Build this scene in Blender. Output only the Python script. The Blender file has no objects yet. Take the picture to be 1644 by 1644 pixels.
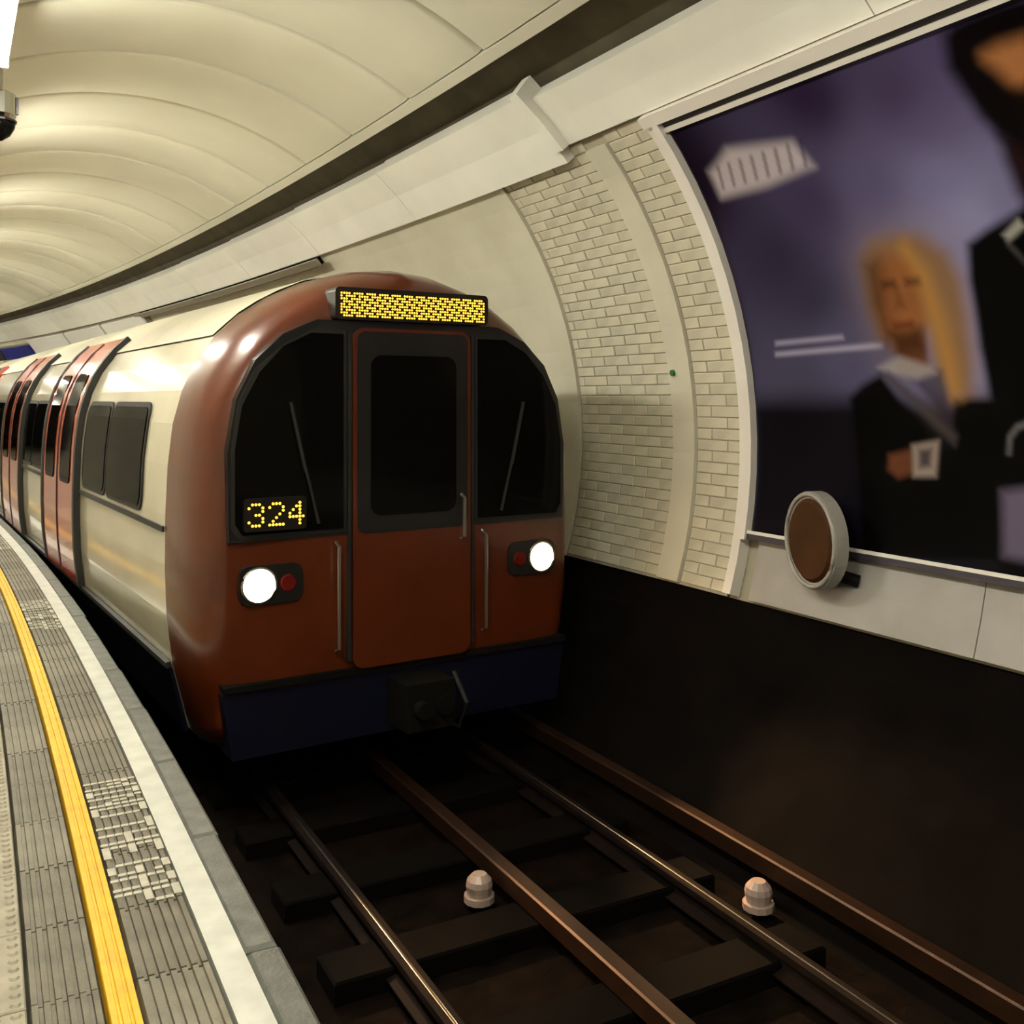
import bpy, math, random
import numpy as np
from mathutils import Vector, Matrix

random.seed(7)
scene = bpy.context.scene
col = scene.collection

# ------------------------------------------------------------------ camera
FPX, CXP, CYP, XVP = 1600.0, 822.0, 640.0, 20.0
YAW = math.atan((CXP - XVP) / FPX)
cam_d = bpy.data.cameras.new('camera')
cam_d.sensor_width = 36.0
cam_d.lens = 36.0 * FPX / 1644.0
cam_d.shift_y = (CYP - 822.0) / 1644.0
cam_d.clip_start = 0.02
cam_d.clip_end = 300
cam = bpy.data.objects.new('camera', cam_d)
cam.location = (0, 0, 1.6)
cam.rotation_euler = (math.pi / 2, 0, -YAW)
col.objects.link(cam)
scene.camera = cam

# ------------------------------------------------------------------ world / exposure
w = bpy.data.worlds.new('station_air')
scene.world = w
w.use_nodes = True
w.node_tree.nodes['Background'].inputs[0].default_value = (0.9, 0.8, 0.6, 1)
w.node_tree.nodes['Background'].inputs[1].default_value = 0.0
scene.view_settings.view_transform = 'Standard'
scene.view_settings.look = 'None'
scene.view_settings.gamma = 1.0
scene.view_settings.use_curve_mapping = False
scene.view_settings.exposure = 0.62
TUBE_POWER = 150.0          # emission of the fluorescent tubes
TUBE_COLOR = (1.0, 0.97, 0.845)
HEAD_SPOT = 300.0           # watts of each headlamp beam

# ------------------------------------------------------------------ the curve of the station
RC = 130.0                                   # the line bends to the left
OC, ZC, RT = 1.3, 1.3, 2.9                   # tunnel section: centre and radius
RAIL_Z, PIT_Z = -0.70, -0.86
OTR = 2.22                                   # centre of the track

def C(s, o, z):
    t = s / RC
    return (-RC + (RC + o) * math.cos(t), (RC + o) * math.sin(t), z)

def arc(phi, r=RT):
    p = math.radians(phi)
    return (OC + r * math.cos(p), ZC + r * math.sin(p))

# ------------------------------------------------------------------ materials
MATS = {}
def mat(name, color, rough=0.5, metal=0.0, var=0.0, scale=8.0, bump=0.0, bscale=60.0, spec=0.5,
        emit=None, estr=0.0, coat=0.0, stretch=(1, 1, 1), dark=None):
    m = bpy.data.materials.new(name)
    m.use_nodes = True
    nt = m.node_tree
    b = nt.nodes['Principled BSDF']
    c = (*color, 1)
    b.inputs['Base Color'].default_value = c
    b.inputs['Roughness'].default_value = rough
    b.inputs['Metallic'].default_value = metal
    b.inputs['Specular IOR Level'].default_value = spec
    b.inputs['Coat Weight'].default_value = coat
    b.inputs['Coat Roughness'].default_value = 0.06
    tc = nt.nodes.new('ShaderNodeTexCoord')
    mp = nt.nodes.new('ShaderNodeMapping')
    mp.inputs['Scale'].default_value = stretch
    nt.links.new(tc.outputs['Object'], mp.inputs['Vector'])
    if var > 0:
        n = nt.nodes.new('ShaderNodeTexNoise')
        n.inputs['Scale'].default_value = scale
        n.inputs['Detail'].default_value = 5
        nt.links.new(mp.outputs[0], n.inputs['Vector'])
        r = nt.nodes.new('ShaderNodeValToRGB')
        d = dark if dark else tuple(x * (1 - var) for x in color)
        r.color_ramp.elements[0].position = 0.34
        r.color_ramp.elements[1].position = 0.66
        r.color_ramp.elements[0].color = (*d, 1)
        r.color_ramp.elements[1].color = (*[min(1, x * (1 + var * 0.4)) for x in color], 1)
        nt.links.new(n.outputs['Fac'], r.inputs['Fac'])
        nt.links.new(r.outputs['Color'], b.inputs['Base Color'])
    if bump > 0:
        n2 = nt.nodes.new('ShaderNodeTexNoise')
        n2.inputs['Scale'].default_value = bscale
        n2.inputs['Detail'].default_value = 3
        nt.links.new(mp.outputs[0], n2.inputs['Vector'])
        bp = nt.nodes.new('ShaderNodeBump')
        bp.inputs['Strength'].default_value = bump
        bp.inputs['Distance'].default_value = 0.01
        nt.links.new(n2.outputs['Fac'], bp.inputs['Height'])
        nt.links.new(bp.outputs['Normal'], b.inputs['Normal'])
    if emit:
        b.inputs['Emission Color'].default_value = (*emit, 1)
        b.inputs['Emission Strength'].default_value = estr
    MATS[name] = m
    return m

M_CEIL = mat('cream_vitreous_panel', (0.60, 0.575, 0.455), 0.42, var=0.05, scale=1.5)
M_CEILTRIM = mat('cream_panel_trim', (0.60, 0.575, 0.47), 0.4)
M_CLAD = mat('off_white_cladding', (0.82, 0.80, 0.73), 0.35, var=0.05, scale=2)
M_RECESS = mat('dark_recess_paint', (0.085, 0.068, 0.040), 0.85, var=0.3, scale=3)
M_CABLE = mat('black_cable', (0.012, 0.011, 0.009), 0.5)
M_WALL = mat('cream_wall', (0.56, 0.53, 0.42), 0.4, var=0.08, scale=2)
M_GROUT = mat('tile_grout', (0.33, 0.30, 0.22), 0.9)
M_TILE = mat('glazed_cream_tile', (0.56, 0.52, 0.40), 0.18, var=0.14, scale=3.0)
M_TILE2 = mat('glazed_cream_tile_worn', (0.53, 0.495, 0.385), 0.2, var=0.18, scale=4.0)
M_LOW = mat('grey_white_panel', (0.33, 0.305, 0.28), 0.5, var=0.12, scale=3)
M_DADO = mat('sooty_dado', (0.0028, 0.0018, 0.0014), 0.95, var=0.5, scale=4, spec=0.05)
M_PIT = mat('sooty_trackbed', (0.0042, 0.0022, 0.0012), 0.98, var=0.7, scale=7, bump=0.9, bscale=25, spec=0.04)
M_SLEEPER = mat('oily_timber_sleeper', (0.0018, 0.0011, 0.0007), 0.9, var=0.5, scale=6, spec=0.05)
M_RAILSIDE = mat('rusty_rail', (0.006, 0.0024, 0.0013), 0.85, spec=0.1, var=0.5, scale=10)
M_RAILTOP = mat('polished_rail_head', (0.72, 0.68, 0.62), 0.24, metal=1.0)
M_CRAIL = mat('brown_conductor_rail', (0.030, 0.012, 0.005), 0.45, metal=0.6, var=0.3, scale=8)
M_POT = mat('white_porcelain', (0.34, 0.25, 0.21), 0.3)
M_SLAB = mat('beige_ribbed_slab', (0.185, 0.165, 0.118), 0.62, var=0.22, scale=9, bump=0.25, bscale=120)
M_SLAB2 = mat('beige_ribbed_slab_worn', (0.150, 0.133, 0.094), 0.65, var=0.3, scale=7, bump=0.25, bscale=120)
M_TACT = mat('pale_tactile_slab', (0.33, 0.295, 0.215), 0.65, var=0.2, scale=9)
M_COPE = mat('grey_coping_stone', (0.115, 0.118, 0.10), 0.6, var=0.35, scale=10, bump=0.4, bscale=70)
M_CONC = mat('dark_joint_concrete', (0.035, 0.03, 0.022), 0.9, var=0.4, scale=5)
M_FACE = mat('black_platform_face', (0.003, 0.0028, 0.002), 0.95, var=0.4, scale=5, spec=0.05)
M_YEL = mat('yellow_line_paint', (0.80, 0.445, 0.004), 0.5, var=0.16, scale=14)
M_WHT = mat('white_line_paint', (0.60, 0.60, 0.535), 0.45, var=0.14, scale=9)
M_LETTER = mat('white_letter_paint', (0.50, 0.47, 0.37), 0.5, var=0.2, scale=25)
M_TRAINW = mat('white_train_paint', (0.60, 0.55, 0.41), 0.16, var=0.06, scale=2, coat=0.6)
M_TRAINR = mat('red_train_paint', (0.42, 0.050, 0.020), 0.2, var=0.08, scale=2, coat=0.6)
M_FACER = mat('red_brown_cab_paint', (0.085, 0.015, 0.0032), 0.28, var=0.15, scale=3, coat=0.3)
M_ROOF = mat('pale_roof_paint', (0.50, 0.46, 0.35), 0.3, var=0.15, scale=2)
M_BLUE = mat('dark_blue_skirt_paint', (0.0035, 0.004, 0.013), 0.3, var=0.2, scale=4)
M_GLASS = mat('dark_train_glass', (0.003, 0.0026, 0.0022), 0.06, spec=0.05)
M_SIDEGLASS = mat('tinted_side_glass', (0.002, 0.002, 0.0018), 0.05, spec=0.008)
M_RUBBER = mat('black_rubber', (0.008, 0.007, 0.006), 0.6)
M_METAL = mat('brushed_metal', (0.42, 0.39, 0.34), 0.3, metal=0.9)
M_UNDER = mat('black_underframe', (0.004, 0.0033, 0.0026), 0.8, spec=0.1)
M_AMBER = mat('amber_led', (0.3, 0.12, 0.0), 0.5, emit=(1.0, 0.50, 0.035), estr=2.6)
M_LEDOFF = mat('black_led_board', (0.006, 0.004, 0.002), 0.4)
M_LAMP = mat('headlamp_glow', (0.9, 0.8, 0.6), 0.3, emit=(1.0, 0.80, 0.58), estr=60.0)
M_LAMP2 = mat('headlamp_glow_amber', (0.9, 0.7, 0.5), 0.3, emit=(1.0, 0.66, 0.36), estr=34.0)
M_TAIL = mat('unlit_red_lens', (0.10, 0.006, 0.004), 0.15)
M_CAB = mat('black_lamp_bezel', (0.01, 0.009, 0.008), 0.3)
M_TUBE = mat('fluorescent_tube', (1, 1, 1), 0.4, emit=TUBE_COLOR, estr=TUBE_POWER)
M_BATTEN = mat('white_lamp_housing', (0.8, 0.79, 0.74), 0.35)
M_FRAME = mat('white_poster_frame', (0.70, 0.655, 0.60), 0.35)
M_FRAMED = mat('dark_frame_gap', (0.018, 0.012, 0.02), 0.6)
M_SIGNB = mat('blue_enamel_sign', (0.004, 0.012, 0.22), 0.3)
M_SIGNK = mat('black_enamel_sign', (0.008, 0.008, 0.012), 0.3)
M_SIGNW = mat('white_enamel_frieze', (0.80, 0.79, 0.74), 0.3)
M_BROWN = mat('brown_disc_face', (0.045, 0.017, 0.005), 0.6, spec=0.08, var=0.3, scale=5)
M_DRUM = mat('pale_disc_rim', (0.27, 0.25, 0.225), 0.4)
M_CHROME = mat('chrome_case', (0.55, 0.54, 0.5), 0.16, metal=1.0)
M_GREEN = mat('green_marker', (0.03, 0.12, 0.04), 0.4)

# ------------------------------------------------------------------ helpers
def new_mesh(name, verts, faces, smooth=False):
    me = bpy.data.meshes.new(name)
    me.from_pydata([tuple(v) for v in verts], [], faces)
    me.update()
    if smooth:
        me.polygons.foreach_set('use_smooth', [True] * len(me.polygons))
    return me

def link(name, me, m=None, parent=None, loc=(0, 0, 0), rotz=0.0):
    o = bpy.data.objects.new(name, me)
    col.objects.link(o)
    if m is not None and me is not None and not me.materials:
        me.materials.append(m)
    o.location = loc
    o.rotation_euler = (0, 0, rotz)
    if parent is not None:
        o.parent = parent
    return o

def tag(o, label=None, cat=None, group=None, kind=None):
    if label: o['label'] = label
    if cat: o['category'] = cat
    if group: o['group'] = group
    if kind: o['kind'] = kind
    return o

def thing(name, label, cat, loc=(0, 0, 0), rotz=0.0, group=None):
    o = bpy.data.objects.new(name, None)
    o.empty_display_size = 0.1
    col.objects.link(o)
    o.location = loc
    o.rotation_euler = (0, 0, rotz)
    return tag(o, label, cat, group)

class MB:
    def __init__(self): self.v = []; self.f = []
    def add(self, v, f):
        n = len(self.v)
        self.v += [tuple(p) for p in v]
        self.f += [tuple(i + n for i in q) for q in f]
        return self
    def box(self, x0, x1, y0, y1, z0, z1):
        return self.add([(x0, y0, z0), (x1, y0, z0), (x1, y1, z0), (x0, y1, z0),
                         (x0, y0, z1), (x1, y0, z1), (x1, y1, z1), (x0, y1, z1)],
                        [(0, 3, 2, 1), (4, 5, 6, 7), (0, 1, 5, 4), (1, 2, 6, 5), (2, 3, 7, 6), (3, 0, 4, 7)])
    def bev(self, x0, x1, y0, y1, z0, z1, b):
        # box with chamfered top edges
        return self.add([(x0, y0, z0), (x1, y0, z0), (x1, y1, z0), (x0, y1, z0),
                         (x0, y0, z1 - b), (x1, y0, z1 - b), (x1, y1, z1 - b), (x0, y1, z1 - b),
                         (x0 + b, y0 + b, z1), (x1 - b, y0 + b, z1), (x1 - b, y1 - b, z1), (x0 + b, y1 - b, z1)],
                        [(0, 3, 2, 1), (0, 1, 5, 4), (1, 2, 6, 5), (2, 3, 7, 6), (3, 0, 4, 7),
                         (4, 5, 9, 8), (5, 6, 10, 9), (6, 7, 11, 10), (7, 4, 8, 11), (8, 9, 10, 11)])
    def prism_y(self, poly, y0, y1):
        # polygon in x,z extruded along y
        n = len(poly)
        v = [(x, y0, z) for x, z in poly] + [(x, y1, z) for x, z in poly]
        f = [tuple(range(n)), tuple(range(2 * n - 1, n - 1, -1))]
        f += [(i, i + n, (i + 1) % n + n, (i + 1) % n) for i in range(n)]
        return self.add(v, f)
    def tube(self, pts, r, n=8, caps=True):
        pts = [Vector(p) for p in pts]
        rs = r if isinstance(r, (list, tuple)) else [r] * len(pts)
        v = []
        for i, p in enumerate(pts):
            d = (pts[min(i + 1, len(pts) - 1)] - pts[max(i - 1, 0)]).normalized()
            a = d.orthogonal().normalized() if abs(d.z) > 0.9 else d.cross(Vector((0, 0, 1))).normalized()
            b = d.cross(a).normalized()
            for k in range(n):
                t = 2 * math.pi * k / n
                v.append(p + (a * math.cos(t) + b * math.sin(t)) * rs[i])
        f = []
        for i in range(len(pts) - 1):
            for k in range(n):
                f.append((i * n + k, i * n + (k + 1) % n, (i + 1) * n + (k + 1) % n, (i + 1) * n + k))
        if caps:
            f.append(tuple(range(n - 1, -1, -1)))
            f.append(tuple((len(pts) - 1) * n + k for k in range(n)))
        return self.add(v, f)
    def build(self, name, m, parent=None, loc=(0, 0, 0), rotz=0.0, smooth=False):
        return link(name, new_mesh(name, self.v, self.f, smooth), m, parent, loc, rotz)

def frange(a, b, step):
    n = max(1, int(math.ceil((b - a) / step - 1e-6)))
    return [a + (b - a) * i / n for i in range(n + 1)]

def sweep(name, prof, s0, s1, m, parent=None, step=1.0, smooth=False, kind=None):
    """closed profile of (offset, height) carried along the curved line"""
    ss = frange(s0, s1, step)
    n = len(prof)
    v = [C(s, o, z) for s in ss for o, z in prof]
    f = []
    for i in range(len(ss) - 1):
        for k in range(n):
            f.append((i * n + k, (i + 1) * n + k, (i + 1) * n + (k + 1) % n, i * n + (k + 1) % n))
    f.append(tuple(range(n)))
    f.append(tuple((len(ss) - 1) * n + k for k in range(n - 1, -1, -1)))
    o = link(name, new_mesh(name, v, f, smooth), m, parent)
    if kind: o['kind'] = kind
    return o

def shell(p0, p1, r0, r1, n=None):
    """closed arc profile between radii r0<r1 from angle p0 to p1"""
    n = n or max(2, int(abs(p1 - p0) / 4))
    a = [arc(p0 + (p1 - p0) * i / n, r0) for i in range(n + 1)]
    b = [arc(p1 + (p0 - p1) * i / n, r1) for i in range(n + 1)]
    return a + b

S0, S1 = -7.0, 62.0

# ================================================================== SETTING
# ---- platform floor
floor = sweep('floor', [(-1.9, -0.05), (0.62, -0.05), (0.62, PIT_Z - 0.2), (-1.9, PIT_Z - 0.2)], S0, S1, M_CONC, kind='structure')
tag(floor, 'curved ribbed stone platform with yellow and white edge lines')
SL0, SL1, PITCH = -1.30, 16.40, 0.4215

def ribbed(wd, ln, ribs, h=0.05, groove=0.011):
    """slab with ribs running along the platform edge; local x across, y along"""
    prof = [(0, -h)]
    pw = wd / ribs
    for i in range(ribs):
        a, b = i * pw, (i + 1) * pw
        prof += [(a + pw * .18, -groove), (a + pw * .24, 0.0), (b - pw * .24, 0.0), (b - pw * .18, -groove)]
    prof += [(wd, -h)]
    n = len(prof)
    v = [(x, -ln / 2, z) for x, z in prof] + [(x, ln / 2, z) for x, z in prof]
    f = [(i, i + 1, i + 1 + n, i + n) for i in range(n - 1)]
    f += [tuple(range(n - 1, -1, -1)), tuple(range(n, 2 * n))]
    return new_mesh('ribbed_slab', v, f)

RIB = 0.0293
rowA = (0.070, 0.250, 6)
rowB = (0.335, 0.540, 7)
mA = [ribbed(rowA[1] - rowA[0] - .003, PITCH - .006, rowA[2]) for _ in range(2)]
mB = [ribbed(rowB[1] - rowB[0] - .002, PITCH - .006, rowB[2]) for _ in range(2)]
for i in range(2):
    mA[i].materials.append((M_SLAB, M_SLAB2)[i]); mB[i].materials.append((M_SLAB, M_SLAB2)[i])

def studded(wd, ln, nx, ny):
    b = MB().bev(0, wd, -ln / 2, ln / 2, -.05, -0.004, .004)
    for i in range(nx):
        for j in range(ny):
            x = (i + .5) * wd / nx; y = -ln / 2 + (j + .5) * ln / ny
            r0, r1 = 0.016, 0.010
            v = [(x + r0 * math.cos(k * math.pi / 3), y + r0 * math.sin(k * math.pi / 3), -.004) for k in range(6)]
            v += [(x + r1 * math.cos(k * math.pi / 3), y + r1 * math.sin(k * math.pi / 3), .002) for k in range(6)]
            b.add(v, [tuple(range(6, 12))] + [(k, (k + 1) % 6, (k + 1) % 6 + 6, k + 6) for k in range(6)])
    me = new_mesh('tactile_slab', b.v, b.f); me.materials.append(M_TACT)
    return me
mT = studded(0.395, PITCH - .006, 8, 9)
mP = new_mesh('plain', *(lambda b: (b.v, b.f))(MB().bev(0, .594, -.297, .297, -.05, 0, .004)))
mP.materials.append(M_SLAB)
mC = new_mesh('cope', *(lambda b: (b.v, b.f))(MB().bev(0, .098, -PITCH + .004, PITCH - .004, -.16, 0.0, .012)))
mC.materials.append(M_COPE)
ns = int((SL1 - SL0) / PITCH)
for i in range(ns):
    s = SL0 + (i + .5) * PITCH
    for (o0, ms, nm) in ((rowA[0], mA, 'ribbed_slab'), (rowB[0], mB, 'ribbed_slab'), (-0.330, [mT, mT], 'tactile_slab')):
        link(nm, random.choice(ms), None, floor, C(s, o0, random.uniform(-.0015, 0.0008)), s / RC)
for i in range(ns // 2):
    s = SL0 + (2 * i + 1) * PITCH
    link('coping_stone', mC, None, floor, C(s, 0.632 + random.uniform(-.006, .006), random.uniform(-.003, .001)), s / RC)
for r in range(2):
    for i in range(int((SL1 - SL0) / .6)):
        s = SL0 + (i + .5) * .6
        link('paving_slab', mP, None, floor, C(s, -.33 - .6 * (r + 1) + .003, 0), s / RC)
# the platform beyond the slabs that can be told apart, and behind the viewer
for nm, a, b in (('far_paving', SL0 + ns * PITCH, S1), ('rear_paving', S0, SL0)):
    sweep(nm, [(-1.9, -.06), (.73, -.06), (.73, 0), (-1.9, 0)], a, b, M_SLAB2, floor)
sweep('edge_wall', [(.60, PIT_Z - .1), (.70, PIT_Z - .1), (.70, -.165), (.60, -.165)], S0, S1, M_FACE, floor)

# painted lines
def ribstrip(name, o0, o1, ribs, z, m, g=0.006):
    prof = [(o0, -.04)]
    pw = (o1 - o0) / ribs
    for i in range(ribs):
        a, b = o0 + i * pw, o0 + (i + 1) * pw
        prof += [(a + pw * .12, z - g), (a + pw * .2, z), (b - pw * .2, z), (b - pw * .12, z - g)]
    prof += [(o1, -.04)]
    return sweep(name, prof[::-1], S0, 45, m, floor, step=.42)
ribstrip('yellow_line', .2515, .3335, 3, 0.0015, M_YEL)['label'] = 'yellow painted safety line'
wl = sweep('white_line', [(.5425, -.05), (.6315, -.05), (.6315, .002), (.5425, .002)], S0, 45, M_WHT, floor, step=.42)
wl['label'] = 'white painted edge line'

# MIND THE GAP, one stroke row on each rib, read by someone facing the track
FONT = {'M': ['10001', '11011', '10101', '10101', '10001', '10001', '10001'], 'I': ['111', '010', '010', '010', '010', '010', '111'],
        'N': ['10001', '11001', '10101', '10101', '10011', '10001', '10001'], 'D': ['11110', '10001', '10001', '10001', '10001', '10001', '11110'],
        'T': ['11111', '00100', '00100', '00100', '00100', '00100', '00100'], 'H': ['10001', '10001', '10001', '11111', '10001', '10001', '10001'],
        'E': ['11111', '10000', '10000', '11110', '10000', '10000', '11111'], 'G': ['01110', '10001', '10000', '10111', '10001', '10001', '01110'],
        'A': ['01110', '10001', '10001', '11111', '10001', '10001', '10001'], 'P': ['11110', '10001', '10001', '11110', '10000', '10000', '10000'],
        '3': ['01110', '10001', '00001', '00110', '00001', '10001', '01110'], '2': ['01110', '10001', '00001', '00010', '00100', '01000', '11111'],
        '4': ['00010', '00110', '01010', '10010', '11111', '00010', '00010']}
def floor_text(word, s_far, cw):
    cx = 0.0
    pw = (rowB[1] - rowB[0] - .002) / rowB[2]
    b = MB()
    for ch in word:
        if ch == ' ':
            cx += 2.2 * cw; continue
        g = FONT[ch]
        for r in range(7):
            o_hi = rowB[0] + pw * (7 - r) - pw * .07
            o_lo = rowB[0] + pw * (6 - r) + pw * .07
            k = 0
            while k < len(g[r]):
                if g[r][k] == '1':
                    e = k
                    while e + 1 < len(g[r]) and g[r][e + 1] == '1': e += 1
                    sa, sb = s_far - cx - k * cw, s_far - cx - (e + 1) * cw
                    v = [C(sa, o_lo, 0.0005), C(sb, o_lo, 0.0005), C(sb, o_hi, 0.0005), C(sa, o_hi, 0.0005),
                         C(sa, o_lo, 0.003), C(sb, o_lo, 0.003), C(sb, o_hi, 0.003), C(sa, o_hi, 0.003)]
                    b.add(v, [(4, 5, 6, 7), (0, 1, 5, 4), (1, 2, 6, 5), (2, 3, 7, 6), (3, 0, 4, 7)])
                    k = e + 1
                else:
                    k += 1
        cx += (len(g[0]) + 1) * cw
    return b
for sf in (4.47, 8.72, 12.97):
    t = floor_text('MIND THE GAP', sf, 0.0185).build('painted_lettering', M_LETTER, floor)
    t['label'] = 'white MIND THE GAP lettering between the yellow and white lines'

# ---- track pit
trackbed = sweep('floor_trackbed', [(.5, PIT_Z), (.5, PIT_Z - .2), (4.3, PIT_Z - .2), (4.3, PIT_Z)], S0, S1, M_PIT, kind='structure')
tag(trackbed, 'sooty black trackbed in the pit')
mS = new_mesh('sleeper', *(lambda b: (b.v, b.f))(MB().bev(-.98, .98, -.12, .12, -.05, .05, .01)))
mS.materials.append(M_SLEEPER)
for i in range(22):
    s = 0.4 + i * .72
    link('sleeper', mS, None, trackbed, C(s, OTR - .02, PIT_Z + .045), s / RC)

def rail_prof(o, z, hw, hh, tot):
    # flat-bottom rail section, top at z
    return [(o - hw, z - hh), (o - hw, z - .004), (o - hw + .006, z), (o + hw - .006, z), (o + hw, z - .004), (o + hw, z - hh),
            (o + .01, z - hh - .012), (o + .01, z - tot + .02), (o + .06, z - tot + .008), (o + .06, z - tot),
            (o - .06, z - tot), (o - .06, z - tot + .008), (o - .01, z - tot + .02), (o - .01, z - hh - .012)]
def rail(o, label, top=True):
    r = thing('running_rail', label, 'rail')
    prof = rail_prof(o, RAIL_Z - .0015, .034, .034, .11)[::-1]
    sweep('rail_web', prof, S0, 40, M_RAILSIDE, r, step=.8)
    cr = [(o + .030 * math.sin(math.radians(a)), RAIL_Z - .0345 + .034 * math.cos(math.radians(a))) for a in range(-75, 76, 15)]
    sweep('rail_head', cr, S0, 40, M_RAILTOP, r, step=.8, smooth=True)
    return r
rail(OTR - .7175, 'running rail on the platform side of the pit, with dull polished head')
rail(OTR + .7175, 'running rail on the poster side of the pit, its polished head gleaming')
def crail(o, z, label):
    r = thing('conductor_rail', label, 'rail')
    sweep('rail_bar', [(o - .04, z - .09), (o + .04, z - .09), (o + .04, z - .008), (o + .032, z), (o - .032, z), (o - .04, z - .008)], S0, 40, M_CRAIL, r, step=.8)
    return r
crail(OTR - .01, RAIL_Z + .04, 'brown conductor rail running along the middle of the track')
crail(3.36, RAIL_Z + .075, 'brown conductor rail beside the foot of the poster wall')
def insulator(o, s, z0, h, label):
    t = thing('rail_insulator', label, 'insulator', C(s, o, z0), s / RC, 'porcelain insulators under the conductor rails')
    b = MB(); n = 12
    b.tube([(0, 0, 0), (0, 0, .03), (0, 0, .031), (0, 0, h * .6), (0, 0, h * .8), (0, 0, h)], [.075, .075, .058, .066, .06, .035], n)
    b.build('porcelain_cap', M_POT, t, smooth=False)
    MB().box(-.05, .05, -.03, .03, -.02, .012).build('foot_clip', M_RAILSIDE, t)
    return t
for o, s, h, l in ((2.085, 4.30, .13, 'pale porcelain insulator beside the middle rail, nearer the train'),
                   (2.085, 2.20, .13, 'pale porcelain insulator beside the middle rail, nearest the viewer'),
                   (3.22, 3.62, .13, 'pale porcelain insulator at the conductor rail below the poster')):
    insulator(o, s, PIT_Z + .04, h, l)

# ---- trackside wall
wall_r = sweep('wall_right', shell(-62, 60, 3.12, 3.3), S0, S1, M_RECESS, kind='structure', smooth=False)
tag(wall_r, 'curved trackside tunnel wall with dark recess under the ceiling')
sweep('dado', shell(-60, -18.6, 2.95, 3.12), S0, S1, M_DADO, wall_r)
sweep('wall_backing', shell(-18.6, 43.2, 2.945, 3.12), S0, 4.80, M_GROUT, wall_r)
sweep('tile_backing', shell(-18.6, 43.2, 2.925, 3.12), 4.80, 6.62, M_GROUT, wall_r, step=.5)
sweep('plain_wall', shell(-18.6, 41.5, 2.90, 3.12), 6.62, S1, M_WALL, wall_r)
# upper cladding: separate enamel panels
def arc_piece(name, p0, p1, r0, r1, s0, s1, m, parent, step=.5, n=None):
    return sweep(name, shell(p0, p1, r0, r1, n), s0, s1, m, parent, step=step)
for i in range(5):
    a = S0 + (5.62 - S0) * i / 5; b = S0 + (5.62 - S0) * (i + 1) / 5
    arc_piece('cladding_panel', 43.2, 50.8, 2.88, 3.0, a + .004, b - .004, M_CLAD, wall_r)
for i in range(14):
    a = 5.63 + i * 2.4
    arc_piece('cladding_panel', 41.2 - (i > 0) * .0, 52.0 - min(i, 4) * .2, 2.845, 3.0, a + .005, a + 2.395, M_CLAD, wall_r)
arc_piece('cladding_panel', 41.2, 50, 2.845, 3.0, 5.63 + 14 * 2.4, S1, M_CLAD, wall_r, step=1.)
arc_piece('cladding_end_cap', 43.2, 52.9, 2.82, 2.99, 5.56, 5.66, M_CLAD, wall_r, step=.1)
# tiles left of the poster
TH, TW = 0.0735, 0.300
dphi = math.degrees(TH / 2.9)
tcache = {}
def tile_mesh(wd, key):
    if (wd, key) in tcache: return tcache[(wd, key)]
    b = MB()
    h = TH - .005
    # local: x outwards (towards the tunnel), y along, z up; glazed face at -x
    v = []
    for x, e in ((0.012, 0), (-.004, 0), (-.007, .004)):
        v += [(x, -wd / 2 + e, -h / 2 + e), (x, wd / 2 - e, -h / 2 + e), (x, wd / 2 - e, h / 2 - e), (x, -wd / 2 + e, h / 2 - e)]
    f = []
    for r in range(2):
        for k in range(4):
            f.append((r * 4 + k, r * 4 + (k + 1) % 4, (r + 1) * 4 + (k + 1) % 4, (r + 1) * 4 + k))
    f.append((8, 9, 10, 11)); f = [q[::-1] for q in f]
    me = new_mesh('wall_tile', v, f); me.materials.append((M_TILE, M_TILE2)[key])
    tcache[(wd, key)] = me
    return me
def put_tile(s, ph, wd):
    p = math.radians(ph)
    o = link('wall_tile', tile_mesh(round(wd, 3), int(random.random() < .35)), None, wall_r)
    o.location = C(s, *arc(ph, 2.925 - random.uniform(0.003, .0055)))
    t = s / RC
    er = Vector((math.cos(t) * math.cos(p), math.sin(t) * math.cos(p), math.sin(p)))
    et = Vector((-math.sin(t), math.cos(t), 0))
    eu = er.cross(et)
    o.rotation_euler = Matrix((er, et, eu)).transposed().to_euler()
rows = int((42.9 + 18.4) / dphi)
for r in range(rows):
    ph = -18.3 + (r + .5) * dphi
    for (za, zb) in ((4.805, 5.25), (5.48, 6.60)):
        edges = [za]
        x = za + (TW if r % 2 else TW / 2)
        while x < zb - .05:
            edges.append(x); x += TW
        edges.append(zb)
        for a, b in zip(edges[:-1], edges[1:]):
            put_tile((a + b) / 2, ph, b - a - .005)
arc_piece('cover_strip', -18.4, 41.4, 2.895, 2.93, 5.255, 5.475, M_WALL, wall_r, step=.25)
MB().tube([C(5.42, *arc(9.5, 2.90)), C(5.42, *arc(9.5, 2.875))], .022, 10).build('marker_stud', M_GREEN, wall_r)
# pale band under the poster
for i in range(4):
    a = -1.4 + i * 1.5; b = a + 1.5
    arc_piece('lower_panel', -18.4, -11.3, 2.90, 2.97, a + .003, min(b, 4.66) - .003, M_LOW, wall_r)
# conduit box along the wall above the train
cd = thing('wall_conduit', 'dark grey cable conduit on the wall above the train roof', 'conduit')
arc_piece('conduit_box', 38.9, 40.6, 2.80, 2.90, 10.6, 19.0, M_UNDER, cd, step=1.)
arc_piece('conduit_lid', 39.2, 41.0, 2.775, 2.80, 10.45, 19.0, M_METAL, cd, step=1.)

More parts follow.
